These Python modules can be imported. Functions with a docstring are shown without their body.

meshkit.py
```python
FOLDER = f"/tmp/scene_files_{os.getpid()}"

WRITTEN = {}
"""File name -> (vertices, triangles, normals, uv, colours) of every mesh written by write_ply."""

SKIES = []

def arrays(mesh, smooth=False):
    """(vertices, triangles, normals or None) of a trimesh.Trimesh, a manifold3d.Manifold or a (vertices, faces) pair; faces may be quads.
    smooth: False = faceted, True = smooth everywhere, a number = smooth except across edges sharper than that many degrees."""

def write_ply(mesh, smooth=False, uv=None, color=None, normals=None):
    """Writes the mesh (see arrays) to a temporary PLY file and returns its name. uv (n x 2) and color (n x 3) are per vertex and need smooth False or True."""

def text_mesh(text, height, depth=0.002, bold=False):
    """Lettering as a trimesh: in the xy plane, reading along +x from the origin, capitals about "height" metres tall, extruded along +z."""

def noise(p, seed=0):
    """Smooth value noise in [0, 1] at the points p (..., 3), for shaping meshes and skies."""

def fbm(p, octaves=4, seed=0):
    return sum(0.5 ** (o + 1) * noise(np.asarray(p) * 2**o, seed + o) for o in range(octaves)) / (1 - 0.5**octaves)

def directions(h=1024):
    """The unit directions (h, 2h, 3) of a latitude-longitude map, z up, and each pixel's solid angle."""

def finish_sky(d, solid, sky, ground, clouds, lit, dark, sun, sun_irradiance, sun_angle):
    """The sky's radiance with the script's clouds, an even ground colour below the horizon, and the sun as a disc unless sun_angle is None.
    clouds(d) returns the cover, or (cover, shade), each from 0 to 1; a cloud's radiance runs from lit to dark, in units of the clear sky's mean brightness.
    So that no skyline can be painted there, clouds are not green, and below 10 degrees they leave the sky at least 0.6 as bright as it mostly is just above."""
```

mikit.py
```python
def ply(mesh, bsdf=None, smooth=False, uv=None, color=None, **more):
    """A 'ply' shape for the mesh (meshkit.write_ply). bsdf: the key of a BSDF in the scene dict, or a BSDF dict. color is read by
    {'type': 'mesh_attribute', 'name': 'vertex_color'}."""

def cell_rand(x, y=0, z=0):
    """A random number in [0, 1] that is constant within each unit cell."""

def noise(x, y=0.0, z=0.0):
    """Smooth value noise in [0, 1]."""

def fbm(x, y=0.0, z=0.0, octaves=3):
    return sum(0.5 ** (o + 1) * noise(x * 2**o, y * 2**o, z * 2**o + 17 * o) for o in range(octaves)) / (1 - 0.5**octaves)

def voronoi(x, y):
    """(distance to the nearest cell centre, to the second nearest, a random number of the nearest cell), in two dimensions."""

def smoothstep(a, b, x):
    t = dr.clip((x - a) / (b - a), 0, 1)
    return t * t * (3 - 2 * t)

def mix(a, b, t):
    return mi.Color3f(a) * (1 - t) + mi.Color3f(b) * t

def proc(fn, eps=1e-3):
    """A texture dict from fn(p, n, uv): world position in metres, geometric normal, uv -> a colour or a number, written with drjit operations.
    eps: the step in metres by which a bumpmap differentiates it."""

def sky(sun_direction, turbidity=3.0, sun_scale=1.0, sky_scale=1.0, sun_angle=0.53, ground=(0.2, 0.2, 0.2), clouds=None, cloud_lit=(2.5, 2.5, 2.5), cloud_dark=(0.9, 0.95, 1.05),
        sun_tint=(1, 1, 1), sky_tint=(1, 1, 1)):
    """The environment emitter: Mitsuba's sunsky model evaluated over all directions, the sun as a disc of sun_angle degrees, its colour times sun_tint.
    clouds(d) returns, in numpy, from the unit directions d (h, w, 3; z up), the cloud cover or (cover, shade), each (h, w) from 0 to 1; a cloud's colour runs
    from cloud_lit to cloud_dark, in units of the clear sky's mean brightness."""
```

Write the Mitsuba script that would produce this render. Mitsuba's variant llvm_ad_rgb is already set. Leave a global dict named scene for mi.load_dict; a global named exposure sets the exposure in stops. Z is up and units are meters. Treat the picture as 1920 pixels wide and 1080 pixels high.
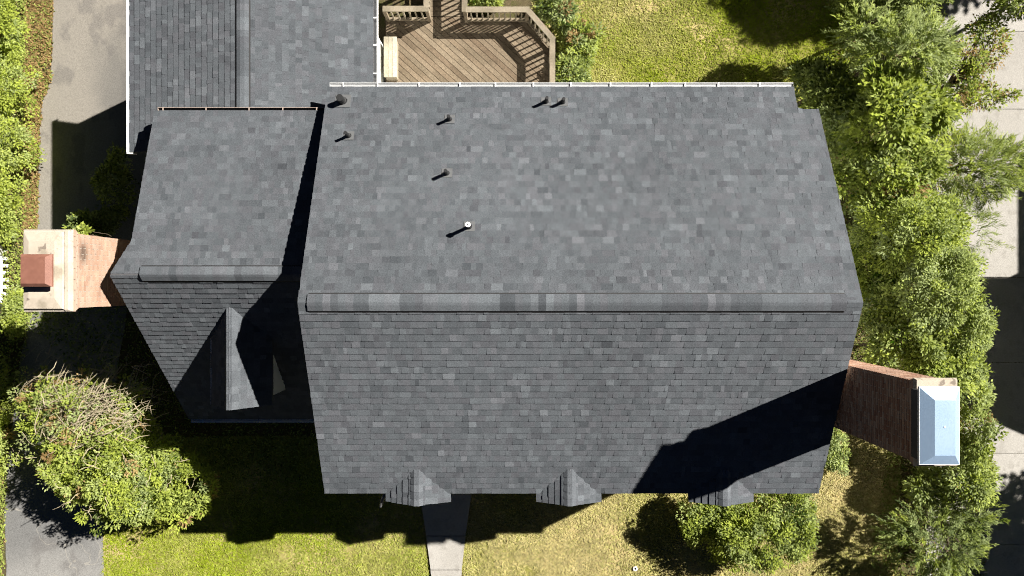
import math, random
import numpy as np, trimesh, shapely
from shapely.geometry import Polygon, box as sbox
import drjit as dr
import mitsuba as mi
import mikit, meshkit
from mikit import proc, noise, fbm, smoothstep, mix, cell_rand

T = mi.ScalarTransform4f
scene, labels = {}, {}

# ------------------------------------------------------------------ camera, sky, exposure
CAM_H, FOC = 20.3, 1300.0            # drone height above the ground (m); focal length in pixels of a 1920 px wide picture
SUN = (1.05, 0.514, 1.0)
exposure = 3.42
scene['camera'] = {'type': 'perspective', 'fov_axis': 'x', 'fov': 2 * math.degrees(math.atan(960 / FOC)), 'near_clip': 0.1, 'far_clip': 500.0,
                   'to_world': T().look_at(origin=[0, 0, CAM_H], target=[0, 0, 0], up=[0, 1, 0])}
scene['sky'] = mikit.sky(SUN, turbidity=3, sky_scale=0.036, sun_scale=1.0, sun_tint=(0.85, 1.0, 1.27), sky_tint=(0.85, 1.0, 1.27), ground=(0.1, 0.1, 0.09))

def at(u, v, z=0.0):
    """Survey: the point at height z that a pixel of the (nadir) photograph shows."""
    k = (CAM_H - z) / FOC
    return ((u - 960) * k, (540 - v) * k)

# ------------------------------------------------------------------ materials
def bsdf(name, col, rough=0.85, spec=0.3, metallic=0.0, two=True, **kw):
    base = col if isinstance(col, dict) else {'type': 'rgb', 'value': list(col)}
    b = {'type': 'principled', 'base_color': base, 'roughness': rough, 'specular': spec, 'metallic': metallic, **kw}
    scene[name] = {'type': 'twosided', 'bsdf': b} if two else b
    return name

def c3(a): return mi.Color3f(*a)

DULL = 0.66                                          # overall level of the pigments below
def tex(fn): return proc(lambda p, n, uv: fn(p, n, uv) * DULL)

def shingle_col(p, n, uv):
    t = uv.x
    base = mix((0.053, 0.059, 0.068), (0.159, 0.173, 0.191), t)
    hue = mix((0.985, 1.0, 1.0), (1.04, 0.99, 1.0), uv.y)
    g = noise(p.x * 95, p.y * 95, p.z * 95)
    g2 = fbm(p.x * 0.55, p.y * 0.55, p.z * 0.3, 3)
    g3 = noise(p.x * 9, p.y * 9, p.z * 9)
    return base * hue * (0.72 + 0.56 * g) * (0.86 + 0.28 * g2) * (0.92 + 0.16 * g3)
bsdf('m_shingle', tex(shingle_col), 0.92, 0.2)

def brick_col(p, n, uv):
    t = uv.x
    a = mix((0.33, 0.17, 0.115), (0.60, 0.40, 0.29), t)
    a = mix(a, (0.55, 0.43, 0.34), uv.y)
    s = fbm(p.x * 14, p.y * 14, p.z * 14, 3)
    d = smoothstep(0.50, 0.75, fbm(p.x * 1.7 + 3, p.y * 1.7, p.z * 1.7, 3))
    soot = dr.exp(-(dr.square((p.y - 0.70) / 0.20) + dr.square((p.z - 6.42) / 0.13))) * (0.5 + s) * dr.select(p.x < -8, 1.0, 0.0)   # smoke stain on the left stack
    return mix(mix(a * (0.85 + 0.3 * s), (0.20, 0.14, 0.11), d * 0.25), (0.10, 0.075, 0.06), dr.clip(soot, 0, 0.8))
bsdf('m_brick', tex(brick_col), 0.9, 0.2)

def mortar_col(p, n, uv):
    s = fbm(p.x * 11, p.y * 11, p.z * 11, 3)
    return mix((0.42, 0.37, 0.31), (0.60, 0.54, 0.46), s)
bsdf('m_mortar', tex(mortar_col), 0.95, 0.1)

def crown_col(p, n, uv):
    s = fbm(p.x * 6, p.y * 6, p.z * 6, 4)
    d = smoothstep(0.52, 0.72, fbm(p.x * 3.1 + 7, p.y * 3.1, p.z * 3, 4))
    k = smoothstep(0.66, 0.76, fbm(p.x * 9, p.y * 9 + 4, p.z * 3, 3))
    return mix(mix(mix((0.50, 0.42, 0.33), (0.68, 0.60, 0.50), s), (0.34, 0.29, 0.22), d * 0.8), (0.15, 0.12, 0.1), k * 0.7)
bsdf('m_crown', tex(crown_col), 0.95, 0.1)

def terra_col(p, n, uv):
    s = fbm(p.x * 8, p.y * 8, p.z * 8, 3)
    return mix((0.20, 0.08, 0.055), (0.33, 0.15, 0.105), s)
bsdf('m_terracotta', tex(terra_col), 0.65, 0.4)

def wood_col(p, n, uv):
    # uv.x = tone of the plank, uv.y = 0 deck brown, 1 pale timber; grain follows noise stretched in a fixed way per plank
    g = fbm(p.x * 30 + uv.x * 50, p.y * 30, p.z * 40, 3)
    s = fbm(p.x * 1.6, p.y * 1.6, p.z * 2 + uv.x * 9, 3)
    brown = mix((0.145, 0.10, 0.064), (0.275, 0.21, 0.142), uv.x) 
    pale = mix((0.42, 0.36, 0.26), (0.60, 0.55, 0.43), uv.x)
    c = mix(brown, pale, uv.y) * (0.72 + 0.5 * g)
    return mix(c, c * c3((0.72, 0.72, 0.70)), smoothstep(0.45, 0.7, s))
bsdf('m_wood', tex(wood_col), 0.8, 0.25)

def siding_col(p, n, uv):
    s = fbm(p.x * 3, p.y * 3, p.z * 3, 3)
    return mix((0.72, 0.74, 0.72), (0.80, 0.82, 0.80), s)
bsdf('m_siding', proc(siding_col), 0.7, 0.3)
bsdf('m_white', (0.70, 0.70, 0.69), 0.5, 0.4)
bsdf('m_gutter', (0.34, 0.345, 0.35), 0.5, 0.4)
bsdf('m_tan_metal', (0.28, 0.22, 0.185), 0.5, 0.4)
bsdf('m_darkmetal', (0.028, 0.028, 0.03), 0.55, 0.4)
bsdf('m_drip', (0.085, 0.085, 0.09), 0.5, 0.4)
bsdf('m_flash', (0.095, 0.097, 0.10), 0.5, 0.4)
bsdf('m_felt', (0.05, 0.05, 0.052), 0.95, 0.1)
bsdf('m_rubber', (0.02, 0.02, 0.021), 0.6, 0.3)
bsdf('m_pvc', (0.75, 0.74, 0.72), 0.45, 0.4)
bsdf('m_glass', (0.02, 0.025, 0.03), 0.08, 0.6)

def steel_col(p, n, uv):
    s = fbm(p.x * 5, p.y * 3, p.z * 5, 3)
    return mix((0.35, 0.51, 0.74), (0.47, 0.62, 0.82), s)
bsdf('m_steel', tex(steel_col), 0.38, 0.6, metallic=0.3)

def ground_col(p, n, uv):
    a = fbm(p.x * 0.9, p.y * 0.9, 0, 4)
    b = fbm(p.x * 9, p.y * 9, 1, 3)
    c = noise(p.x * 55, p.y * 55, 2)
    base = mix((0.075, 0.060, 0.035), (0.17, 0.135, 0.075), a)
    base = mix(base, (0.09, 0.095, 0.03), smoothstep(0.45, 0.65, b) * 0.6)
    return base * (0.6 + 0.8 * c)
bsdf('m_ground', tex(ground_col), 0.98, 0.05)

def lawn_col(p, n, uv):
    a = fbm(p.x * 0.7 + 5, p.y * 0.7, 0, 4)
    b = fbm(p.x * 6, p.y * 6, 1, 3)
    c = noise(p.x * 45, p.y * 45, 2)
    base = mix((0.26, 0.25, 0.06), (0.52, 0.41, 0.20), smoothstep(0.35, 0.7, a))
    return base * (0.55 + 0.5 * b + 0.4 * c)
bsdf('m_lawn', tex(lawn_col), 0.98, 0.05)

def asphalt_col(p, n, uv):
    a = fbm(p.x * 0.45 + 2, p.y * 0.32, 0, 4)
    b = fbm(p.x * 2.3, p.y * 1.6, 4, 4)
    c = noise(p.x * 60, p.y * 60, 3)
    base = mix((0.195, 0.185, 0.17), (0.30, 0.275, 0.24), smoothstep(0.35, 0.65, a))
    north = smoothstep(-4.0, 4.5, p.y)                       # the front stretch is a newer, greyer coat
    base = mix(mix((0.20, 0.198, 0.195), (0.30, 0.292, 0.28), smoothstep(0.35, 0.65, a)), base, north)
    stain = smoothstep(0.56, 0.74, b)
    base = mix(base, (0.15, 0.14, 0.135), stain * 0.45)
    w = dr.abs(fbm(p.x * 0.9 + 11, p.y * 1.3, 8, 4) - 0.5)
    crack = 1 - smoothstep(0.0, 0.010, w)
    base = mix(base, (0.42, 0.39, 0.34), crack * 0.6 * (1 - north))
    return base * (0.82 + 0.36 * c)
bsdf('m_asphalt', tex(asphalt_col), 0.95, 0.1)

def concrete_col(p, n, uv):
    a = fbm(p.x * 0.8 + uv.x * 7, p.y * 0.5, 0, 4)
    b = fbm(p.x * 5, p.y * 5, 4, 4)
    c = noise(p.x * 60, p.y * 60, 3)
    base = mix((0.36, 0.337, 0.305), (0.515, 0.49, 0.455), a * 0.7 + uv.x * 0.3)
    base = mix(base, (0.30, 0.28, 0.25), smoothstep(0.55, 0.75, b) * 0.4)
    return base * (0.88 + 0.24 * c)
bsdf('m_concrete', tex(concrete_col), 0.95, 0.1)

def leaf_col(p, n, uv):
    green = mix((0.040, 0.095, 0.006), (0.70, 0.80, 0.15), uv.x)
    grey = mix((0.060, 0.105, 0.030), (0.72, 0.82, 0.38), uv.x)
    orange = mix((0.19, 0.11, 0.04), (0.74, 0.53, 0.25), uv.x)
    c = mix(green, grey, dr.clip(uv.y * 2, 0, 1))
    return dr.select(uv.y > 0.6, orange, c)
scene['m_leaf'] = {'type': 'principledthin', 'base_color': tex(leaf_col), 'roughness': 0.42, 'diff_trans': 1.0, 'spec_trans': 0.0, 'eta': 1.4}

def grass_col(p, n, uv):
    c = mix((0.37, 0.46, 0.030), (0.77, 0.66, 0.33), uv.y)
    return c * (0.5 + 0.9 * uv.x)
scene['m_grass'] = {'type': 'principledthin', 'base_color': tex(grass_col), 'roughness': 0.7, 'diff_trans': 0.6, 'spec_trans': 0.0, 'eta': 1.3}

def bark_col(p, n, uv):
    s = fbm(p.x * 20, p.y * 20, p.z * 6, 3)
    return mix(mix((0.09, 0.07, 0.05), (0.22, 0.18, 0.13), s), mix((0.42, 0.34, 0.22), (0.74, 0.64, 0.46), s), uv.y)
bsdf('m_bark', tex(bark_col), 0.9, 0.1)

# ------------------------------------------------------------------ helpers
def free(key):
    if key not in scene and key not in labels: return key
    i = 1
    while f'{key}_{i:03d}' in scene or f'{key}_{i:03d}' in labels: i += 1
    return f'{key}_{i:03d}'

_count = {}
def numbered(key):
    i = _count.get(key, 0); _count[key] = i + 1
    return key if i == 0 else f'{key}_{i:03d}'

def tag(key, label=None, category=None, group=None, kind=None):
    d = labels.setdefault(key, {})
    for k, v in (('label', label), ('category', category), ('group', group), ('kind', kind)):
        if v: d[k] = v
    return key

class MB:
    """Collects pieces; build() makes them one mesh. uv holds tone and hue of each piece."""
    def __init__(s): s.V, s.F, s.U, s.n = [], [], [], 0
    def add(s, v, f, uv=(0.5, 0.0)):
        v = np.asarray(v, float); f = np.asarray(f, int)
        s.V.append(v); s.F.append(f + s.n); s.n += len(v)
        uv = np.asarray(uv, float)
        s.U.append(np.tile(uv, (len(v), 1)) if uv.ndim == 1 else uv)
        return s
    def mesh(s, m, uv=(0.5, 0.0), mat=None):
        v = np.array(m.vertices)
        if mat is not None: v = v @ mat[:3, :3].T + mat[:3, 3]
        return s.add(v, m.faces, uv)
    def box(s, x0, x1, y0, y1, z0, z1, uv=(0.5, 0.0), ch=0.0):
        if ch > 0:
            pts = []
            for a in (0, 1):
                for b in (0, 1):
                    for c in (0, 1):
                        X, Y, Z = (x0, x1)[a], (y0, y1)[b], (z0, z1)[c]
                        sx, sy, sz = (1, -1)[a] * ch, (1, -1)[b] * ch, (1, -1)[c] * ch
                        pts += [(X + sx, Y + sy, Z), (X + sx, Y, Z + sz), (X, Y + sy, Z + sz)]
            m = trimesh.convex.convex_hull(np.array(pts))
            return s.mesh(m, uv)
        v = [(x, y, z) for x in (x0, x1) for y in (y0, y1) for z in (z0, z1)]
        return s.add(v, BOXF, uv)
    def bar(s, p, q, w, h, uv=(0.5, 0.0), up=(0, 0, 1)):
        """A straight bar from p to q, w across and h along 'up', centred on the line."""
        p, q = np.asarray(p, float), np.asarray(q, float)
        d = q - p; d /= np.linalg.norm(d)
        sd = np.cross(d, up); sd /= np.linalg.norm(sd); u2 = np.cross(sd, d)
        v = [e + sd * a * w / 2 + u2 * b * h / 2 for e in (p, q) for a in (-1, 1) for b in (-1, 1)]
        return s.add(v, BOXF, uv)
    def prism(s, bot, top, uv=(0.5, 0.0)):
        n = len(bot); v = np.vstack([bot, top]); f = []
        for i in range(1, n - 1):
            f.append((n, n + i, n + i + 1)); f.append((0, i + 1, i))
        for i in range(n):
            j = (i + 1) % n
            f += [(i, j, n + j), (i, n + j, n + i)]
        return s.add(v, f, uv)
    def tube(s, pts, rad, sides=6, uv=(0.5, 0.0)):
        pts = np.asarray(pts, float); rad = np.broadcast_to(rad, len(pts))
        d = np.gradient(pts, axis=0); d /= np.linalg.norm(d, axis=1, keepdims=True) + 1e-12
        ref = np.array([0.31, 0.17, 0.93]) if abs(d[0] @ [0.31, 0.17, 0.93]) < 0.95 else np.array([1.0, 0, 0])
        a = np.cross(d, ref); a /= np.linalg.norm(a, axis=1, keepdims=True); b = np.cross(d, a)
        th = np.arange(sides) * 2 * math.pi / sides
        v = (pts[:, None] + rad[:, None, None] * (np.cos(th)[None, :, None] * a[:, None] + np.sin(th)[None, :, None] * b[:, None])).reshape(-1, 3)
        f = []
        for i in range(len(pts) - 1):
            for k in range(sides):
                k2 = (k + 1) % sides
                A, B, C, D = i * sides + k, i * sides + k2, (i + 1) * sides + k2, (i + 1) * sides + k
                f += [(A, B, C), (A, C, D)]
        n = len(v); v = np.vstack([v, pts[0], pts[-1]])
        for k in range(sides):
            k2 = (k + 1) % sides
            f += [(n, k2, k), (n + 1, (len(pts) - 1) * sides + k, (len(pts) - 1) * sides + k2)]
        return s.add(v, f, uv)
    def build(s, key, mat, smooth=False, kind=None, label=None):
        V, F, U = np.vstack(s.V), np.vstack(s.F), np.vstack(s.U)
        key = numbered(key)
        scene[key] = mikit.ply((V, F), mat, smooth, uv=U if smooth in (False, True) else None)
        if kind or label: tag(key, label=label, kind=kind)
        return key
BOXF = [(0, 1, 3), (0, 3, 2), (4, 6, 7), (4, 7, 5), (0, 4, 5), (0, 5, 1), (2, 3, 7), (2, 7, 6), (0, 2, 6), (0, 6, 4), (1, 5, 7), (1, 7, 3)]

def extr(poly2, x0, x1, axis='x'):
    """Solid with the profile poly2: (y, z) points swept along x, or (x, z) points swept along y."""
    m = trimesh.creation.extrude_polygon(Polygon(poly2), x1 - x0, engine='earcut')
    v = np.array(m.vertices)
    if axis == 'x': w = np.stack([v[:, 2] + x0, v[:, 0], v[:, 1]], 1); f = m.faces
    else: w = np.stack([v[:, 0], v[:, 2] + x0, v[:, 1]], 1); f = m.faces[:, ::-1]
    return trimesh.Trimesh(w, f, process=False)

def seen(p):
    """How large a piece at p shows from above: nearer to the drone is larger."""
    return 1.0 / (CAM_H - p[2]) ** 2

def roof_slope(holder, pieces, origin, e, s, poly, seed, exposure_=0.143, tone=(0.5, 0.10), step=0.0):
    """Lays shingles on the plane origin + a*e + b*s over the polygon poly of (a, b); adds (size, verts, uv) to pieces."""
    rng = random.Random(seed)
    o, e, s = (np.asarray(x, float) for x in (origin, e, s))
    e /= np.linalg.norm(e); s = s / np.linalg.norm(s); n = np.cross(e, s)
    if n[2] < 0: n = -n
    P = Polygon(poly); x0, y0, x1, y1 = P.bounds
    core = P.buffer(-0.001)
    ncol = int(math.ceil((y1 - y0) / exposure_))
    prev = []
    for k in range(ncol):
        b0 = y0 + k * exposure_ - 0.004; b1 = b0 + exposure_ - 0.0005
        a = x0 - rng.uniform(0, 0.25)
        course = rng.gauss(0, 0.025)
        while a < x1:
            w = rng.choice([0.08, 0.10, 0.12, 0.14, 0.16, 0.18, 0.22]) * rng.uniform(0.85, 1.15)
            A, B = max(a, x0), min(a + w, x1); a += w
            if B - A < 0.012: continue
            lam = 0.0 if rng.random() < 0.5 else 0.007
            lam += rng.uniform(0, 0.0015)
            t = rng.gauss(*tone) + course
            if rng.random() < 0.11: t += rng.uniform(0.12, 0.34)
            if rng.random() < 0.06: t -= rng.uniform(0.06, 0.18)
            uv = (min(1, max(0.02, t)), rng.random() ** 2)
            rect = sbox(A + 0.0003, max(b0, y0 - 0.012), B - 0.0003, min(b1, y1))
            if core.contains(rect): g = [(rect.bounds[0], rect.bounds[1]), (rect.bounds[2], rect.bounds[1]), (rect.bounds[2], rect.bounds[3]), (rect.bounds[0], rect.bounds[3])]
            else:
                c = rect.intersection(P.buffer(0.012, join_style=2) if k == 0 else P)
                if c.is_empty: continue
                if c.geom_type != 'Polygon':
                    c = max((q for q in getattr(c, 'geoms', []) if q.geom_type == 'Polygon'), key=lambda q: q.area, default=None)
                    if c is None: continue
                if c.area < 0.0008: continue
                c = shapely.convex_hull(c)
                g = list(shapely.geometry.polygon.orient(c).exterior.coords)[:-1]
            if np.dot(np.cross(e, s), n) < 0: g = g[::-1]
            g = np.array(g)
            ht = 0.0015 + (lam + 0.010) * (1 - (g[:, 1] - b0) / (b1 - b0))
            base = o + g[:, :1] * e + g[:, 1:] * s
            top = base + ht[:, None] * n; bot = base - 0.006 * n
            size = (g[:, 0].max() - g[:, 0].min()) * (g[:, 1].max() - g[:, 1].min()) * n[2] * seen(base[0])
            pieces.append((size, bot, top, uv))

def place_pieces(pieces, holder, name, limit, rest_name, mat):
    order = sorted(range(len(pieces)), key=lambda i: -pieces[i][0])
    for i in order[:limit]:
        _, bot, top, uv = pieces[i]
        MB().prism(bot, top, uv).build(f'{holder}__{name}', mat)
    if len(order) > limit:
        m = MB()
        for i in order[limit:]:
            _, bot, top, uv = pieces[i]; m.prism(bot, top, uv)
        m.build(f'{holder}__{rest_name}', mat, kind='stuff')

def ridge_caps(holder, p0, p1, down_a, down_b, half=0.165, rise=0.045, seed=1, step=0.142, name='ridge_cap'):
    """A raised ridge vent with its row of cap shingles from p0 to p1; down_a and down_b point down the two slopes."""
    rng = random.Random(seed)
    p0, p1, da, db = (np.asarray(x, float) for x in (p0, p1, down_a, down_b))
    L = np.linalg.norm(p1 - p0); e = (p1 - p0) / L; up = np.array([0, 0, 1.0])
    da /= np.linalg.norm(da); db /= np.linalg.norm(db)
    core = MB()
    w = half - 0.02
    w = half + 0.024
    prof = [da * (w + 0.014) - up * 0.03, da * (w + 0.014) + up * (rise - 0.028), up * (rise - 0.030), db * w + up * (rise - 0.028), db * w - up * 0.03, -up * 0.03]
    core.prism([p0 + e * 0.01 + q for q in prof], [p1 - e * 0.01 + q for q in prof])
    core.build(f'{holder}__ridge_vent', 'm_rubber')
    k = int(L / step); t = rng.uniform(0.4, 0.6)
    for i in range(k):
        a = p0 + e * (i * L / k); b = p0 + e * ((i + 1) * L / k)
        if rng.random() < 0.6: t = min(0.98, max(0.12, rng.gauss(0.58, 0.20)))
        uv = (min(1, max(0.05, t + rng.gauss(0, 0.03))), rng.random() ** 2)
        h0, h1 = rise + 0.004, rise + 0.003
        def ring(q, h):
            mid = 0.35
            return [q + da * half + up * (h - 0.008), q + da * half * mid + up * (h - 0.001), q + up * (h - 0.012), q + db * half * mid + up * (h - 0.001), q + db * half + up * (h - 0.008),
                    q + db * half + up * (h - 0.020), q + up * (h - 0.024), q + da * half + up * (h - 0.020)]
        MB().prism(ring(a, h0), ring(b, h1), uv).build(f'{holder}__{name}', 'm_shingle')

def gutter(holder, p, q, out, mat, width=0.11, depth=0.10, hang=0.9, lip=0.016, hmat=None, seed=0, phase=0.3):
    """An open gutter from p to q (the back edge at the top); out points away from the roof."""
    p, q, out = (np.asarray(x, float) for x in (p, q, out))
    d = q - p; L = np.linalg.norm(d); d /= L; up = np.array([0, 0, 1.0]); th = 0.004
    m = MB()
    def strip(o0, o1, z0, z1):
        v = [e + out * o + up * z for e in (p, q) for o in (o0, o1) for z in (z0, z1)]
        m.add(v, BOXF)
    strip(0, th, -depth, 0.0)                                        # back
    strip(th, width - th, -depth, -depth + th)                       # floor
    strip(width - th, width, -depth, 0.004)                          # front
    strip(width - th - lip, width - th, -0.003, 0.003)               # rolled lip
    for e, s in ((p, 1), (q, -1)):                                   # end caps
        v = [e + d * a * s + out * o + up * z for a in (0.001, th) for o in (th, width - th) for z in (-depth + th, 0.0)]
        m.add(v, BOXF)
    key = m.build(f'{holder}__gutter', mat)
    x = phase; rng = random.Random(seed)
    while x < L - 0.1:
        h = MB(); c = p + d * x + up * 0.008
        h.bar(c - out * 0.02, c + out * (width + 0.004), 0.028, 0.004)
        h.build(f'{key}__hanger', hmat or mat)
        x += hang * rng.uniform(0.85, 1.12)
    return key

# ------------------------------------------------------------------ ground, driveway, path
m = MB(); m.add([(-60, -60, 0), (60, -60, 0), (60, 60, 0), (-60, 60, 0)], [(0, 1, 2), (0, 2, 3)]); m.build('ground', 'm_ground'); tag('ground', 'bare brown soil and leaf litter under the trees and round the house', kind='structure')

def sheet(name, poly, z, mat, thick=0.0, uv=(0.5, 0), top_only=True, key=None):
    P = shapely.geometry.polygon.orient(Polygon(poly))
    m = trimesh.creation.extrude_polygon(P, max(thick, 0.002), engine='earcut')
    v = np.array(m.vertices); v[:, 2] += z - max(thick, 0.002)
    return MB().add(v, m.faces, uv).build(name, mat)

def px(*uv, z=0.0): return [at(u, v, z) for u, v in uv]
def wob(poly, amp, seed, step=0.25):
    """An uneven edge: the outline resampled and pushed about by noise."""
    ring = Polygon(poly).exterior; n = int(ring.length / step)
    p = np.array([ring.interpolate(i / n, normalized=True).coords[0] for i in range(n)])
    q = np.c_[p * 0.9, np.zeros(n)]; r = np.c_[p * 3.7, np.zeros(n)]
    return p + amp * np.stack([meshkit.noise(q, seed) - 0.5 + 0.4 * (meshkit.noise(r, seed + 2) - 0.5), meshkit.noise(q, seed + 1) - 0.5 + 0.4 * (meshkit.noise(r, seed + 3) - 0.5)], 1)

LAWN_FRONT_L = px((197, 820), (808, 820), (806, 1110), (192, 1110))
LAWN_FRONT_R = px((866, 820), (1560, 820), (1600, 780), (1690, 830), (1680, 1110), (866, 1110))
LAWN_BACK = px((1000, -60), (1700, -60), (1640, 250), (1000, 250))
sheet('lawn', wob(LAWN_FRONT_L, 0.12, 1), 0.010, 'm_lawn'); tag('lawn', 'yellow green front lawn left of the pale concrete walk', kind='structure')
sheet('lawn', wob(LAWN_FRONT_R, 0.12, 2), 0.010, 'm_lawn'); tag('lawn_001', 'dry straw yellow front lawn right of the pale concrete walk', kind='structure')
sheet('lawn', wob(LAWN_BACK, 0.3, 3), 0.010, 'm_lawn'); tag('lawn_002', 'patchy green and straw back lawn beyond the wooden deck', kind='structure')
DRIVE = px((101, -60), (97, 60), (97, 145), (78, 190), (75, 260), (70, 430), (48, 620), (22, 800), (10, 900), (13, 1110), (194, 1110), (196, 1010), (203, 960), (212, 780), (260, 420), (420, -60))
sheet('driveway', wob(DRIVE, 0.10, 4), 0.022, 'm_asphalt'); tag('driveway', 'weathered tan grey asphalt driveway along the left side of the house', kind='structure')
for i, (a, b) in enumerate((((788, 925, 884, 925), (800, 1002, 873, 1002)), ((800, 1004, 873, 1004), (808, 1066, 866, 1066)), ((808, 1068, 866, 1068), (813, 1125, 862, 1125)))):
    z = 0.10 - 0.012 * i
    sheet('path__slab', px((a[0], a[1]), (a[2], a[3]), (b[2], b[3]), (b[0], b[1])), z, 'm_concrete', 0.12, (0.75 + 0.1 * i, 0))
tag('path', 'pale concrete front walk crossing the lawn at the bottom of the picture', kind='structure')
rows = [-80, 60, 205, 362, 520, 680, 850, 1020, 1130]
for i in range(len(rows) - 1):
    for (a, b) in ((1735, 1990),):
        top = 1.0
        q = px((a, rows[i] + .5), (b, rows[i] + .5), (b, rows[i + 1] - .5), (a, rows[i + 1] - .5))
        sheet('neighbour_driveway__slab', q, 0.03, 'm_concrete', 0.06, (random.Random(i * 7 + a).uniform(0.55, 1.0), 0))
tag('neighbour_driveway', 'pale concrete driveway slabs along the right edge of the picture', kind='structure')

# ------------------------------------------------------------------ the house
HOUSE = 'house'
tag(HOUSE, 'grey shingled house with two gabled roofs, two brick chimneys and small front dormers', 'house')
sp = 0.46                                            # pitch of the main roof
MX0, MX1, RY, RZ = -3.99, 6.54, -0.27, 7.36          # main ridge
MF, MBK = -4.383, 4.365                               # front and back eaves
zf = RZ - sp * (RY - MF); zb = RZ - sp * (MBK - RY)
def slab(profile, x0, x1, key, mat='m_felt', axis='x'):
    MB().mesh(extr(profile, x0, x1, axis)).build(key, mat)
# body
bw = MB()
bw.mesh(extr([(-4.33, 0), (4.05, 0), (4.05, RZ - sp * (4.05 - RY) - 0.14), (RY, RZ - 0.14), (-4.33, RZ - sp * (RY + 4.33) - 0.14)], MX0 + 0.22, 5.9))
bw.mesh(extr([(-4.327, 0), (3.55, 0), (3.55, RZ - sp * (3.55 - RY) - 0.15), (RY, RZ - 0.15), (-4.327, RZ - sp * (RY + 4.327) - 0.15)], 5.9, MX1 - 0.06))
bw.build(HOUSE + '__wall', 'm_siding')
roof = 'house__main_roof'
t = 0.12
rm = MB()
rm.mesh(extr([(MF, zf), (RY, RZ), (RY, RZ - t * 1.1), (MF + 0.02, zf - t)], MX0, MX1))
rm.mesh(extr([(RY, RZ), (3.82, RZ - sp * (3.82 - RY)), (3.82, RZ - sp * (3.82 - RY) - t), (RY, RZ - t * 1.1)], MX0, MX1))
rm.mesh(extr([(3.82, RZ - sp * (3.82 - RY) - 0.0005), (MBK, zb), (MBK, zb - t), (3.82, RZ - sp * (3.82 - RY) - t)], MX0, 6.10))
rm.build(roof, 'm_drip')
k = math.hypot(1, sp)
pc = []
roof_slope(roof, pc, (0, MF, zf), (1, 0, 0), (0, 1, sp), [(MX0 - .015, 0), (MX1 + .015, 0), (MX1 + .015, (RY - MF) * k - 0.02), (MX0 - .015, (RY - MF) * k - 0.02)], 11)
Lb = (MBK - RY) * k
nb = Lb - (3.82 - RY) * k
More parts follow.
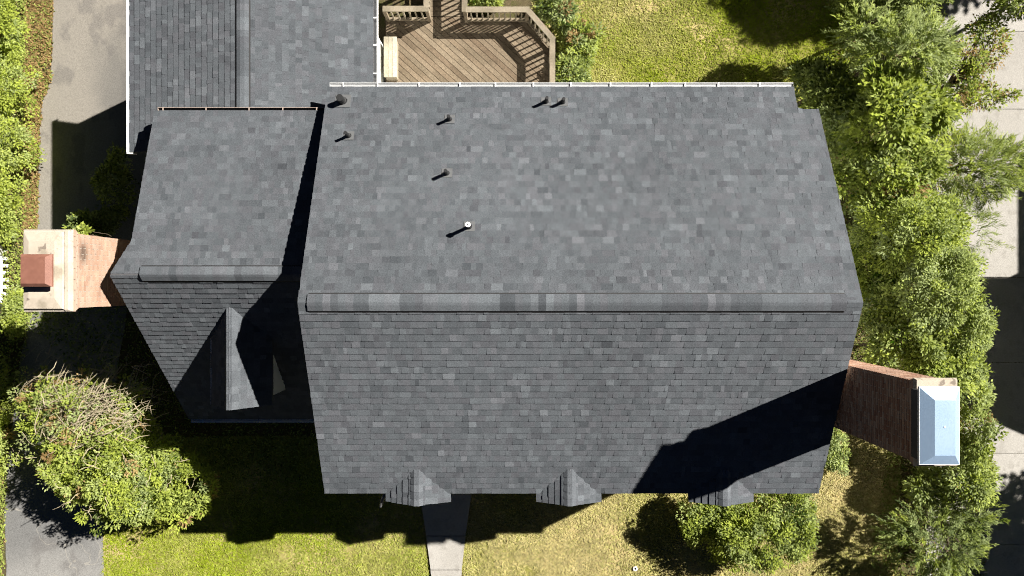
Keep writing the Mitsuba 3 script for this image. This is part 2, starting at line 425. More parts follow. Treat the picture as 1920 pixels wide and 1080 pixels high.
roof_slope(roof, pc, (0, MBK, zb), (1, 0, 0), (0, -1, sp), [(MX0 - .015, 0), (6.115, 0), (6.115, nb), (MX1 + .015, nb), (MX1 + .015, Lb - 0.02), (MX0 - .015, Lb - 0.02)], 12)
place_pieces(pc, roof, 'shingle', 300, 'shingle_field', 'm_shingle')
ridge_caps(roof, (-3.82, RY, RZ), (6.24, RY, RZ), (0, -1, -sp), (0, 1, -sp), 0.175, 0.05, 5)
# plain caps where the vent stops short of the rakes
for a, b, ph in ((-4.0, -3.84, 3), (6.26, 6.55, 4)):
    q = MB(); w = 0.17
    pr = [(RY - w, RZ - sp * w + 0.012), (RY, RZ + 0.014), (RY + w, RZ - sp * w + 0.012), (RY + w, RZ - sp * w - 0.004), (RY, RZ - 0.004), (RY - w, RZ - sp * w - 0.004)]
    q.mesh(extr(pr, a, b), (0.5, 0.2)); q.build(roof + '__ridge_cap', 'm_shingle')
gutter(HOUSE, (-3.97, MBK - 0.005, zb - 0.02), (6.12, MBK - 0.005, zb - 0.02), (0, 1, 0), 'm_gutter', 0.115, 0.028, 0.84, 0.02, hmat='m_white', seed=1)

# wing
wr = 'house__wing_roof'
WX0, WX0B, WRY, WRZ = -8.11, -7.79, 0.27, 6.30
WB, WF = 3.87, -3.285
sb, sf = 0.318, 0.965
wzb = WRZ - sb * (WB - WRY); wzf = WRZ - sf * (WRY - WF)
MB().mesh(extr([(-3.0, 0), (3.0, 0), (3.0, WRZ - sb * (3.0 - WRY) - 0.16), (WRY, WRZ - 0.2), (-3.0, WRZ - sf * (WRY + 3.0) - 0.2)], -7.55, MX0 + 0.23)).build(HOUSE + '__wall', 'm_siding')
w = MB()
w.mesh(extr([(WF, wzf), (WRY, WRZ), (WRY, WRZ - 0.14), (WF + 0.06, wzf - 0.09)], WX0, MX0 + 0.22))
w.mesh(extr([(WRY, WRZ), (WB, wzb), (WB, wzb - 0.12), (WRY, WRZ - 0.14)], WX0B, MX0 + 0.22))
w.add([(WX0, WRY, WRZ), (WX0B, WRY, WRZ), (WX0B, 0.98, WRZ - sb * 0.71), (WX0, WRY, WRZ - 0.14), (WX0B, WRY, WRZ - 0.14), (WX0B, 0.98, WRZ - sb * 0.71 - 0.12)],
      [(0, 1, 2), (3, 5, 4), (0, 2, 5), (0, 5, 3), (0, 4, 1), (0, 3, 4)])
w.build(wr, 'm_drip')
kf, kb = math.hypot(1, sf), math.hypot(1, sb)
pc = []
roof_slope(wr, pc, (0, WF, wzf), (1, 0, 0), (0, 1, sf), [(WX0 - .015, 0), (MX0 + .2, 0), (MX0 + .2, (WRY - WF) * kf - .02), (WX0 - .015, (WRY - WF) * kf - .02)], 13)
lb = (WB - WRY) * kb
roof_slope(wr, pc, (0, WB, wzb), (1, 0, 0), (0, -1, sb), [(WX0B - .015, 0), (MX0 + .2, 0), (MX0 + .2, lb - .02), (WX0 - .01, lb - .02), (WX0B - .015, lb - 0.74)], 14)
place_pieces(pc, wr, 'shingle', 200, 'shingle_field', 'm_shingle')
ridge_caps(wr, (-7.5, WRY, WRZ), (MX0 + .15, WRY, WRZ), (0, -1, -sf), (0, 1, -sb), 0.175, 0.06, 6)
gutter(HOUSE, (-7.75, WB - 0.005, wzb - 0.02), (-4.06, WB - 0.005, wzb - 0.02), (0, 1, 0), 'm_tan_metal', 0.085, 0.10, 0.85, 0.008, seed=2, phase=0.12)
g2 = 'house__gutter_001'
MB().box(-7.74, -4.07, WB + 0.001, WB + 0.078, wzb - 0.105, wzb - 0.075).build(g2 + '__debris', 'm_rubber')
gutter(HOUSE, (-8.08, WF + 0.01, wzf - 0.02), (MX0 + .2, WF + 0.01, wzf - 0.02), (0, -1, 0), 'm_white', 0.11, 0.09, 0.8, 0.02, seed=3)

# the wing's dormer
dn = 'house__wing_dormer'
DX, DZ, dw, dp = -5.97, 5.66, 0.665, 1.02
dze = DZ - dp * dw
y_top = WRY - (WRZ - DZ) / sf
y_eave = WRY - (WRZ - dze) / sf
y_fr = -2.57
b = MB()
b.mesh(extr([(DX - .55, 2.6), (DX + .55, 2.6), (DX + .55, DZ - dp * .55 - 0.11), (DX, DZ - 0.12), (DX - .55, DZ - dp * .55 - 0.11)], y_fr + 0.14, 0.0, 'y'))
b.build(dn, 'm_siding')
for i in range(16):                                    # lap siding on the cheek that faces the main block
    z0 = 3.16 + i * 0.11
    y_in = min(WRY - (WRZ - z0) / sf + 0.1, 0)
    v = [(DX + .55, y_fr + .15, z0), (DX + .572, y_fr + .15, z0), (DX + .572, y_in, z0), (DX + .55, y_in, z0), (DX + .55, y_fr + .15, z0 + .11), (DX + .554, y_fr + .15, z0 + .11), (DX + .554, y_in, z0 + .11), (DX + .55, y_in, z0 + .11)]
    if y_in > y_fr + 0.3: MB().prism(v[:4], v[4:]).build(dn + '__board', 'm_siding')
q = MB()
for sgn in (-1, 1):
    v = [(DX, y_fr, DZ), (DX + sgn * dw, y_fr, dze), (DX + sgn * dw, y_eave, dze), (DX, y_top, DZ)]
    if sgn < 0: v = v[::-1]
    v = np.array(v); q.prism(v - [0, 0, 0.09], v)
q.build(dn + '__roof', 'm_drip')
MB().box(DX - dw - .016, DX - dw - .002, y_fr, y_eave, dze - .08, dze + .014).build(dn + '__drip_edge', 'm_white')
pc = []
kd = math.hypot(1, dp)
for sgn in (-1, 1):
    roof_slope(dn, pc, (DX + sgn * dw, y_fr, dze), (0, 1, 0), (-sgn, 0, dp), [(-.012, 0), (y_eave - y_fr, 0), (y_top - y_fr, dw * kd), (-.012, dw * kd)], 31 + sgn)
place_pieces(pc, dn, 'shingle', 300, 'shingle_field', 'm_shingle')
for i in range(13):
    y0 = y_fr - 0.01 + i * 0.165
    q = MB(); ww = 0.15; e0, e1 = 0.018, 0.008
    def cap(y, e): return [(DX - ww, y, DZ - ww * dp + e), (DX - .065, y, DZ - .018 + e), (DX + .05, y, DZ - .018 + e), (DX + ww, y, DZ - ww * dp + e), (DX + ww, y, DZ - ww * dp + e - .012), (DX + .05, y, DZ - .1), (DX - .065, y, DZ - .1), (DX - ww, y, DZ - ww * dp + e - .012)]
    q.prism(cap(y0, e0), cap(y0 + 0.19, e1), (random.Random(i).uniform(0.35, 0.75), 0.2)); q.build(dn + '__ridge_cap', 'm_shingle')
def window(holder, x0, x1, y, z0, z1):
    f = MB()
    f.box(x0 - .07, x1 + .07, y - .05, y + .02, z1, z1 + .08); f.box(x0 - .09, x1 + .09, y - .07, y + .02, z0 - .07, z0)
    f.box(x0 - .07, x0, y - .048, y + .02, z0, z1); f.box(x1, x1 + .07, y - .048, y + .02, z0, z1); f.box(x0, x1, y - .04, y + .02, (z0 + z1) / 2 - .02, (z0 + z1) / 2 + .02)
    k_ = f.build(holder, 'm_white')
    MB().box(x0, x1, y - .012, y + .01, z0, z1).build(k_ + '__pane', 'm_glass')
window(dn + '__window', DX - .32, DX + .32, y_fr + .14, 3.9, 4.85)

# three small gables on the front eave
for i, gx in enumerate((-2.005, 1.215, 4.475)):
    gz, gw, gp = 5.745, 0.69, 0.43
    gze = gz - gp * gw; gy0 = -4.566
    yt = RY - (RZ - gz) / sp; ye = RY - (RZ - gze) / sp
    key = numbered('house__front_gable')
    b = MB(); b.mesh(extr([(gx - .5, 3.4), (gx + .5, 3.4), (gx + .5, gze - .06), (gx, gz - .12), (gx - .5, gze - .06)], gy0 + .13, -4.0, 'y'))
    scene[key] = mikit.ply((np.vstack(b.V), np.vstack(b.F)), 'm_siding')
    q = MB()
    for sgn in (-1, 1):
        v = [(gx, gy0, gz), (gx + sgn * gw, gy0, gze), (gx + sgn * gw, ye, gze), (gx, yt, gz)]
        if sgn < 0: v = v[::-1]
        v = np.array(v); q.prism(v - [0, 0, 0.08], v)
    q.build(key + '__roof', 'm_drip')
    pc = []; kg = math.hypot(1, gp)
    for sgn in (-1, 1):
        roof_slope(key, pc, (gx + sgn * gw, gy0, gze), (0, 1, 0), (-sgn, 0, gp), [(-.012, 0), (ye - gy0, 0), (yt - gy0, gw * kg), (-.012, gw * kg)], 41 + sgn + 5 * i)
    place_pieces(pc, key, 'shingle', 300, 'shingle_field', 'm_shingle')
    for j in range(5):
        y0 = gy0 - .012 + j * 0.15; ww = 0.13
        def cap2(y, e): return [(gx - ww, y, gz - ww * gp + e), (gx - .05, y, gz + e - .004), (gx + .05, y, gz + e - .004), (gx + ww, y, gz - ww * gp + e), (gx + ww, y, gz - ww * gp + e - .012), (gx, y, gz + e - .01), (gx - ww, y, gz - ww * gp + e - .012)]
        MB().prism(cap2(y0, .022), cap2(y0 + .17, .010), (random.Random(i * 9 + j).uniform(.4, .8), .3)).build(key + '__ridge_cap', 'm_shingle')
    window(key + '__window', gx - .33, gx + .33, gy0 + .13, 3.7, 5.0)
q = MB(); q.tube([(-2.70, -4.36, 5.36), (-2.78, -4.52, 5.33), (-2.86, -4.74, 5.22), (-2.88, -4.80, 5.05)], [.05, .045, .035, .03], 8)
q.build('house__rain_spout', 'm_drip', True)
for (x0, x1) in ((-3.0, -2.0), (3.6, 4.7)): window('house__window', x0, x1, -4.33, 0.9, 2.2)
d = MB(); d.box(-1.75, -1.0, -4.38, -4.32, 0.2, 2.25, ch=.008); kd_ = d.build('house__door', 'm_white')
MB().box(-1.18, -1.12, -4.42, -4.38, 1.15, 1.3, ch=.006).build(kd_ + '__handle', 'm_darkmetal')

# vent pipes
def vent(x, y, h, r, mat, cap=False):
    z = RZ - sp * (y - RY)
    key = numbered('house__vent_pipe')
    m = MB()
    m.tube([(x, y, z - .05), (x, y, z + h)], [r, r], 16)
    if not cap: m.tube([(x, y, z + h + .0005), (x, y, z + h + .004)], [r * .8, r * .8], 16)
    scene[key] = mikit.ply((np.vstack(m.V), np.vstack(m.F)), mat, 40)
    f = MB(); n = np.array([0, sp, 1]) / k; e = np.array([1, 0, 0.0]); s = np.array([0, -1, sp]) / k
    c = np.array([x, y, z]) + n * .018
    wq = r * 1.5 + .055
    f.prism([c + e * a * wq + s * b_ * wq - n * .01 for a, b_ in ((-1, -1), (1, -1), (1, 1), (-1, 1))], [c + e * a * wq + s * b_ * wq for a, b_ in ((-1, -1), (1, -1), (1, 1), (-1, 1))])
    f.build(key + '__flashing', 'm_flash')
    g = MB(); g.tube([(x, y, z), (x, y, z + .07), (x, y, z + .10)], [r + .024, r + .014, r + .004], 16); g.build(key + '__collar', 'm_rubber', True)
    if cap:
        c_ = MB(); c_.tube([(x, y, z + h - .05), (x, y, z + h + .008)], [r + .014, r + .014], 18); c_.build(key + '__rim', 'm_pvc', 40)
        c_ = MB(); c_.tube([(x, y, z + h + .0081), (x, y, z + h + .011)], [r * .35, r * .35], 14); c_.build(key + '__opening', 'm_rubber', 40)
def vent_at(u, v, *a, **kw):
    z = 6.5
    for _ in range(8):
        x, y = at(u, v, z); z = RZ - sp * (y - RY)
    vent(x, y, *a, **kw)
vent_at(643, 190, .30, .075, 'm_rubber'); vent_at(654, 255, .31, .036, 'm_rubber'); vent_at(843, 224, .30, .036, 'm_rubber')
vent_at(1024, 191, .33, .036, 'm_rubber'); vent_at(1055, 192, .30, .036, 'm_rubber'); vent_at(838, 325, .33, .036, 'm_rubber')
vent_at(880, 425, .47, .036, 'm_rubber', cap=True)

# chimneys
def brick_stack(key, x0, x1, y0, y1, z0, z1, faces, limit, seed, tone):
    rng = random.Random(seed); bl, bh, j, pr = 0.200, 0.056, 0.015, 0.009
    MB().box(x0 + pr, x1 - pr, y0 + pr, y1 - pr, 0, z1 - 0.001).build(key, 'm_mortar')
    pieces = []
    nrow = int((z1 - z0) / (bh + j))
    for r_ in range(nrow):
        zb_ = z1 - (r_ + 1) * (bh + j); zt_ = zb_ + bh
        for f in ('x0', 'x1', 'y0', 'y1'):
            a0, a1 = (y0, y1) if f[0] == 'x' else (x0, x1)
            a = a0 - (bl / 2 if r_ % 2 else 0)
            while a < a1 - .01:
                A, B = max(a, a0), min(a + bl, a1); a += bl + j
                if B - A < .02: continue
                o = pr + rng.uniform(-.0015, .0015); d_ = .05
                if f == 'x0': bx = (x0 + pr - o, x0 + d_, A, B)
                elif f == 'x1': bx = (x1 - d_, x1 - pr + o, A, B)
                elif f == 'y0': bx = (A + (.051 if A == a0 else 0), B - (.051 if B == a1 else 0), y0 + pr - o, y0 + d_)
                else: bx = (A + (.051 if A == a0 else 0), B - (.051 if B == a1 else 0), y1 - d_, y1 - pr + o)
                if bx[1] - bx[0] < .01: continue
                vis = (2 if f in faces else 0) + (zb_ > z1 - 2.9)
                pieces.append((vis * 10 + (B - A) + zb_ * .1, bx, zb_, zt_, (min(1, max(0, rng.gauss(*tone))), rng.random() ** 3 * .7)))
    pieces.sort(key=lambda p: -p[0])
    rest = MB()
    for i, (_, bx, zb_, zt_, uv) in enumerate(pieces):
        m_ = MB() if i < limit else rest
        m_.box(*bx, zb_, zt_, uv)
        if i < limit: m_.build(key + '__brick', 'm_brick')
    rest.build(key + '__brick_courses', 'm_brick', kind='stuff')

lc = 'house__brick_chimney'
numbered(lc); _count.pop(lc)
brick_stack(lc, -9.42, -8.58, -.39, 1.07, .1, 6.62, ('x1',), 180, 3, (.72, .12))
labels.setdefault(lc, {})['label'] = 'sunlit orange brick chimney at the left gable with pale mortar crown and clay cap'
# corbelled courses under the crown
for i in range(3):
    z0 = 6.62 + i * .07; o = .022 * (i + 1)
    rr = random.Random(50 + i)
    for (f, a0, a1) in (('x1', -.39 - o, 1.07 + o), ('y', 0, 0)):
        if f == 'x1':
            a = a0 - (.1 if i % 2 else 0)
            while a < a1:
                A, B = max(a, a0), min(a + .2, a1); a += .21
                if B - A > .02: MB().box(-8.66, -8.58 + o, A, B, z0, z0 + .062, (rr.uniform(.4, .8), rr.uniform(.4, 1))).build(lc + '__brick', 'm_brick')
    MB().box(-9.42 - o, -8.662, -.39 - o, 1.07 + o, z0 - .004, z0 + .066).build(lc + '__corbel', 'm_mortar')
cr = MB()
def frust(m_, x0, x1, y0, y1, z0, X0, X1, Y0, Y1, z1, uv=(.5, 0)):
    m_.prism([(x0, y0, z0), (x1, y0, z0), (x1, y1, z0), (x0, y1, z0)], [(X0, Y0, z1), (X1, Y0, z1), (X1, Y1, z1), (X0, Y1, z1)], uv)
frust(cr, -9.46, -8.67, -.42, 1.10, 6.838, -9.44, -8.70, -.40, 1.08, 6.90)
frust(cr, -9.435, -8.705, -.395, 1.075, 6.9005, -9.32, -8.82, -.2, .9, 6.935)
frust(cr, -8.668, -8.515, -.455, 1.135, 6.8385, -8.668, -8.60, -.42, 1.10, 6.872)
cr.build(lc + '__crown', 'm_crown')
cp = MB()
cp.box(-9.40, -8.92, .04, .56, 6.93, 7.04); cp.build(lc + '__flue', 'm_rubber')
cp = MB()
cx, cy = at(67, 507, 7.16)
frust(cp, cx - .31, cx + .29, cy - .31, cy + .31, 7.09, cx - .31, cx + .29, cy - .31, cy + .31, 7.13)
frust(cp, cx - .31, cx + .29, cy - .31, cy + .31, 7.1305, cx - .26, cx + .20, cy - .25, cy + .25, 7.20)
cp.build(lc + '__cap', 'm_terracotta')
for sx in (-.22, .10):
    for sy in (-.22, .22): MB().box(cx + sx - .02, cx + sx + .02, cy + sy - .02, cy + sy + .02, 6.92, 7.0895).build(lc + '__cap_leg', 'm_terracotta')

rc = 'house__chimney_stack'
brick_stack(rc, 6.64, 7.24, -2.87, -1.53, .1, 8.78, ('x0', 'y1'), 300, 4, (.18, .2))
labels.setdefault(rc, {})['label'] = 'tall brick chimney at the right gable, its house side in shade, under a shiny metal cap'
for i in range(2):
    z0 = 8.78 + i * .07; o = .02 * (i + 1)
    rr = random.Random(70 + i)
    for k_ in range(7):
        A = -2.87 - o + k_ * .205; B = min(A + .195, -1.53 + o)
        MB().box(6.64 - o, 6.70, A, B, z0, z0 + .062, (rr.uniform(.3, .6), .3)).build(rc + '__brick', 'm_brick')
    MB().box(6.702, 7.24 + o, -2.87 - o, -1.53 + o, z0 - .004, z0 + .066).build(rc + '__corbel', 'm_mortar')
cr = MB(); frust(cr, 6.585, 7.295, -2.925, -1.475, 8.918, 6.61, 7.27, -2.9, -1.5, 8.98); cr.build(rc + '__crown', 'm_crown')
zc = 9.25
x0, y1 = at(1723, 725, zc); x1, y0 = at(1800, 872, zc)
cs = MB(); cs.box(x0 + .03, x1 - .06, y0 + .07, y1 - .07, 8.981, 9.22); cs.build(rc + '__cap_screen', 'm_darkmetal')
ch = MB()
ch.box(x0, x1, y0, y1, zc - .04, zc, ch=.006)
ch.build(rc + '__cap_rim', 'm_white')
ch = MB(); frust(ch, x0 + .012, x1 - .012, y0 + .012, y1 - .012, zc + .0005, x0 + .20, x1 - .13, y0 + .17, y1 - .20, zc + .09); ch.build(rc + '__cap', 'm_steel')
q = MB(); q.tube([((x0 + x1) / 2 + .03, (y0 + y1) / 2, zc + .07), ((x0 + x1) / 2 + .03, (y0 + y1) / 2, zc + .10)], [.014, .014], 10); q.build(rc + '__cap_rivet', 'm_white', 40)

# ------------------------------------------------------------------ the garage behind the wing
GA = 'garage'
tag(GA, 'low gabled garage with grey shingles and white eave, behind the left wing', 'garage')
GX0, GX1, GRX, GRZ, gs, gsr = -8.74, -3.21, -5.93, 5.02, 0.20, 0.27
GY0, GY1 = 3.11, 7.12
gzl = GRZ - gs * (GRX - GX0); gzr = GRZ - gsr * (GX1 - GRX)
MB().mesh(extr([(GX0 + .35, 0), (GX1 - .47, 0), (GX1 - .47, GRZ - gsr * (GX1 - .47 - GRX) - .12), (GRX, GRZ - .13), (GX0 + .35, GRZ - gs * (GRX - GX0 - .35) - .12)], GY0 + .18, GY1 - .2, 'y')).build(GA + '__wall', 'm_siding')
gr = GA + '__roof'
q = MB()
q.mesh(extr([(GX0, gzl), (GX0, gzl - .1), (GRX, GRZ - .12), (GX1, gzr - .1), (GX1, gzr), (GRX, GRZ)][::-1], GY0, GY1, 'y'))
q.build(gr, 'm_drip')
pc = []; kg = math.hypot(1, gs)
roof_slope(gr, pc, (GX0, GY0, gzl), (0, 1, 0), (1, 0, gs), [(-.012, 0), (GY1 - GY0, 0), (GY1 - GY0, (GRX - GX0) * kg), (-.012, (GRX - GX0) * kg)], 61)
kgr = math.hypot(1, gsr)
roof_slope(gr, pc, (GX1, GY0, gzr), (0, 1, 0), (-1, 0, gsr), [(-.012, 0), (GY1 - GY0, 0), (GY1 - GY0, (GX1 - GRX) * kgr), (-.012, (GX1 - GRX) * kgr)], 62)
pc = [p for p in pc if p[2][0][1] < 6.9 and not (p[2][0][0] > WX0B + .3 and p[2][0][1] < 3.7)]
place_pieces(pc, gr, 'shingle', 300, 'shingle_field', 'm_shingle')
ridge_caps(gr, (GRX, GY0 + .1, GRZ), (GRX, GY1, GRZ), (-1, 0, -gs), (1, 0, -gsr), 0.135, 0.05, 8)
MB().box(GX0 - .062, GX0 - .002, GY0 - .02, GY1 + .03, gzl - .13, gzl + .022, ch=.004).build(GA + '__fascia', 'm_white')
MB().box(GX0 - .06, GX0 + .1, GY0 - .045, GY0 - .022, gzl - .13, gzl + .01).build(GA + '__fascia', 'm_white')
gutter(GA, (GX1 - .005, GY0 + 1.5, gzr - .02), (GX1 - .005, GY1, gzr - .02), (1, 0, 0), 'm_white', .105, .09, .72, .012, seed=4, phase=.35)

# ------------------------------------------------------------------ deck, bench
DK = 'deck'
tag(DK, 'weathered brown wooden deck with diagonal boards and baluster railing', 'deck')
dzz = .60
deck_poly = Polygon([(-3.58, 4.06), (1.17, 4.06), (1.17, 6.84), (.46, 7.66), (-1.22, 7.66), (-1.22, 9.0), (-2.36, 9.0), (-2.36, 7.66), (-3.58, 7.66)])
ang = math.radians(-42); dx_, dy_ = math.cos(ang), math.sin(ang); nx_, ny_ = -dy_, dx_
rng = random.Random(9); offs = -12.0
main_poly = deck_poly.intersection(sbox(-10, 0, 10, 7.70))
while offs < 12:
    r = Polygon([(nx_ * (offs + a) + dx_ * l, ny_ * (offs + a) + dy_ * l) for a, l in ((0, -20), (0, 20), (.130, 20), (.130, -20))])
    c = r.intersection(main_poly)
    for g in getattr(c, 'geoms', [c]):
        if g.geom_type == 'Polygon' and g.area > .01:
            pts = np.array(shapely.geometry.polygon.orient(shapely.convex_hull(g)).exterior.coords)[:-1]
            zt = dzz + rng.uniform(-.002, .002)
            MB().prism(np.c_[pts, np.full(len(pts), zt - .035)], np.c_[pts, np.full(len(pts), zt)], (min(1, max(0, rng.gauss(.55, .22))), rng.uniform(0, .12))).build(DK + '__board', 'm_wood')
    offs += .143
for i in range(8):
    y0 = 7.72 + i * .143
    MB().box(-2.34, -1.24, y0, y0 + .134, dzz - .04 - .002 * i, dzz - .004 - .002 * i, (rng.uniform(.3, .8), .1)).build(DK + '__board', 'm_wood')
fr = MB()
ring = list(deck_poly.exterior.coords)
for p, q_ in zip(ring[:-1], ring[1:]): fr.bar((*p, dzz - .14), (*q_, dzz - .14), .04, .19, (.3, 0))
for jx in np.arange(-3.2, 1.0, .5): fr.bar((jx, 4.1, dzz - .13), (jx, 7.0 if jx > .4 else 7.6, dzz - .13), .04, .18, (.3, 0))
fr.build(DK + '__frame', 'm_wood')
def railing(pts, seed, cap_w=.15, h=.82):
    key = numbered(DK + '__railing'); rg = random.Random(seed)
    body = MB()
    for p, q_ in zip(pts[:-1], pts[1:]):
        p, q_ = np.array(p), np.array(q_)
        d_ = (q_ - p) / np.linalg.norm(q_ - p)
        body.bar((*p, dzz + .11), (*q_, dzz + .11), .09, .04, (rg.uniform(.4, .6), .25))
        body.bar((*p, dzz + h - .075), (*q_, dzz + h - .075), .04, .09, (rg.uniform(.4, .6), .2))
    scene[key] = mikit.ply((np.vstack(body.V), np.vstack(body.F)), 'm_wood', False, uv=np.vstack(body.U))
    for i, (p, q_) in enumerate(zip(pts[:-1], pts[1:])):
        p, q_ = np.array(p), np.array(q_); L = np.linalg.norm(q_ - p); d_ = (q_ - p) / L
        ext0 = .0 if i == 0 else .001; 
        MB().bar((*(p + d_ * (-.02 if i == 0 else .03)), dzz + h + .002 * i), (*(q_ + d_ * .06), dzz + h + .002 * i), cap_w, .04, (rg.uniform(.45, .65), .42)).build(key + '__top_rail', 'm_wood')
        n_ = max(2, int(L / .155))
        for k_ in range(1, n_):
            c_ = p + d_ * (k_ * L / n_)
            MB().bar((*c_, dzz + .132), (*c_, dzz + h - .122), .038, .038, (rg.uniform(.4, .8), .5), up=(*d_, 0)).build(key + '__baluster', 'm_wood')
        for e_ in ([p, q_] if i == 0 else [q_]):
            MB().box(e_[0] - .045, e_[0] + .045, e_[1] - .045, e_[1] + .045, dzz - .3, dzz + h - .0205, (.5, .2), ch=.004).build(key + '__post', 'm_wood')
railing([(-1.29, 9.0), (-1.29, 7.58), (.42, 7.58), (1.10, 6.80), (1.10, 4.2)], 1)
railing([(-3.5, 7.60), (-2.33, 7.60), (-2.33, 9.0)], 2)
BE = 'bench'
tag(BE, 'pale timber box bench on the deck against the garage wall', 'bench')
bx0, bx1, by0, by1 = -3.56, -3.20, 5.86, 6.98
for i in range(3):
    a = bx0 + i * .122
    MB().box(a, a + .115, by0, by1, 1.01, 1.05, (.5 + .15 * i, .95), ch=.003).build(BE + '__seat_plank', 'm_wood')
MB().box(bx0 + .02, bx1 - .03, by0 + .03, by1 - .03, dzz + .003, 1.0095, (.4, .55)).build(BE + '__base', 'm_wood')

# ------------------------------------------------------------------ plants
def leaves(mb, P, D, L, W, tone, hue, rng, fold=.25):
    """Leaf-sized kites at P pointing along D."""
    n = len(P)
    D = D / (np.linalg.norm(D, axis=1, keepdims=True) + 1e-9)
    r = rng.normal(size=(n, 3)) * .42 + [.5, .25, 1.0]
    S = np.cross(D, r); S /= np.linalg.norm(S, axis=1, keepdims=True) + 1e-9
    N = np.cross(S, D)
    L, W = L[:, None], W[:, None]
    V = np.stack([P, P + D * L * .45 + S * W / 2 + N * W * fold * .5, P + D * L, P + D * L * .45 - S * W / 2 + N * W * fold * .5], 1).reshape(-1, 3)
    i = np.arange(n)[:, None] * 4
    F = np.concatenate([i + [0, 1, 2], i + [0, 2, 3]], 0)
    U = np.repeat(np.stack([np.clip(tone, 0, 1), hue], 1), 4, 0)
    mb.add(V, F, U)

def crown(rng, lobes, n_clump, per, cr, leaf=(.10, .055), tone=.5, hue=.1, spray=False, orange=.0, bottom=-.3, jit=.16, out=.6):
    """Clumps of leaves over the lobes (cx, cy, cz, rx, ry, rz)."""
    mb = MB(); lobes = np.array(lobes, float)
    wgt = lobes[:, 3] * lobes[:, 4] + lobes[:, 5] * lobes[:, 3]; wgt /= wgt.sum()
    which = rng.choice(len(lobes), n_clump, p=wgt)
    d = rng.normal(size=(n_clump, 3)); d /= np.linalg.norm(d, axis=1, keepdims=True)
    d[:, 2] = np.where(d[:, 2] < bottom, -d[:, 2], d[:, 2])
    rad = rng.uniform(.25, 1.0, n_clump) ** .45
    C = lobes[which, :3] + d * lobes[which, 3:] * rad[:, None]
    C += (np.stack([meshkit.noise(C * 1.3, q) for q in (0, 1, 2)], 1) - .5) * .6
    C[:, 2] = np.maximum(C[:, 2], .12)
    ctone = tone + rng.normal(size=n_clump) * .17
    chue = np.clip(hue + rng.normal(size=n_clump) * .19, 0, .5)
    chue = np.where(rng.random(n_clump) < orange, .8, chue)
    P_, D_, To, Hu = [], [], [], []
    if spray:
        for i in range(n_clump):
            o = d[i] * [1, 1, .5] + rng.normal(size=3) * .35; o /= np.linalg.norm(o)
            s_ = rng.random(per); ln = cr * 3.2 * rng.uniform(.7, 1.3)
            pts = C[i] + o * (s_ * ln)[:, None] + np.array([0, 0, -1]) * (s_ ** 2 * ln * .3)[:, None] + rng.normal(size=(per, 3)) * cr * .13
            P_.append(pts); D_.append(o + rng.normal(size=(per, 3)) * .42); To.append(ctone[i] + .12 * s_ + rng.normal(size=per) * jit * .6); Hu.append(np.full(per, chue[i]))
    else:
        for i in range(n_clump):
            q = rng.normal(size=(per, 3)); q /= np.linalg.norm(q, axis=1, keepdims=True)
            q *= (rng.uniform(.15, 1, per) ** .5 * cr * rng.uniform(.6, 1.35))[:, None]
            P_.append(C[i] + q * [1, 1, .75]); D_.append((q / cr + d[i] * out) * [1, 1, .35] + rng.normal(size=(per, 3)) * .45 + [0, 0, -.1]); To.append(ctone[i] + rng.normal(size=per) * jit); Hu.append(np.full(per, chue[i]))
    P_, D_, To, Hu = np.vstack(P_), np.vstack(D_), np.concatenate(To), np.concatenate(Hu)
    P_[:, 2] = np.maximum(P_[:, 2], .05)
    n = len(P_)
    Hu = np.where(rng.random(n) < orange * .25, .8, Hu)
    leaves(mb, P_, D_, leaf[0] * rng.uniform(.65, 1.3, n), leaf[1] * rng.uniform(.7, 1.25, n), To, Hu, rng)
    return mb, C

def limb(mb, a, b, r0, r1, rng, wig=.06, n=6, pale=0.0):
    a, b = np.asarray(a, float), np.asarray(b, float); t = np.linspace(0, 1, n)[:, None]
    L = np.linalg.norm(b - a)
    pts = a + (b - a) * t + np.sin(t * math.pi) * [0, 0, .12 * L] + np.vstack([np.zeros(3), rng.normal(size=(n - 2, 3)) * wig * L * .5, np.zeros(3)])
    mb.tube(pts, np.linspace(r0, r1, n), 5, (.5, pale))

def plant(name, label, cat, group, lobes, n_clump, per, cr, seed, trunk_r=.07, limbs=9, base=None, **kw):
    rng = np.random.default_rng(seed)
    key = numbered(name); tag(key, label, cat, group)
    mb, C = crown(rng, lobes, n_clump, per, cr, **kw)
    mb.build(key + '__crown', 'm_leaf')
    lo = np.array(lobes, float); c = lo[:, :3].mean(0)
    bx, by = base if base is not None else c[:2]
    tm = MB(); top = np.array([c[0], c[1], c[2]])
    limb(tm, (bx, by, -.05), top, trunk_r, trunk_r * .55, rng, .03)
    tm.build(key + ('__trunk' if trunk_r > .05 else '__stem'), 'm_bark', True)
    lm = MB()
    for i in rng.choice(len(C), min(limbs, len(C)), replace=False):
        st = np.array([bx, by, 0]) + (top - [bx, by, 0]) * rng.uniform(.35, .95)
        limb(lm, st, C[i], trunk_r * .4, .008, rng, .07)
    lm.build(key + '__branch', 'm_bark', True)
    return key

def lobe(u, v, z, ru, rv, rz):
    """A lobe whose widest section is at height z over that pixel; ru and rv in pixels."""
    x, y = at(u, v, z); s = (CAM_H - z) / FOC
    return (x, y, z, ru * s, rv * s, rz)

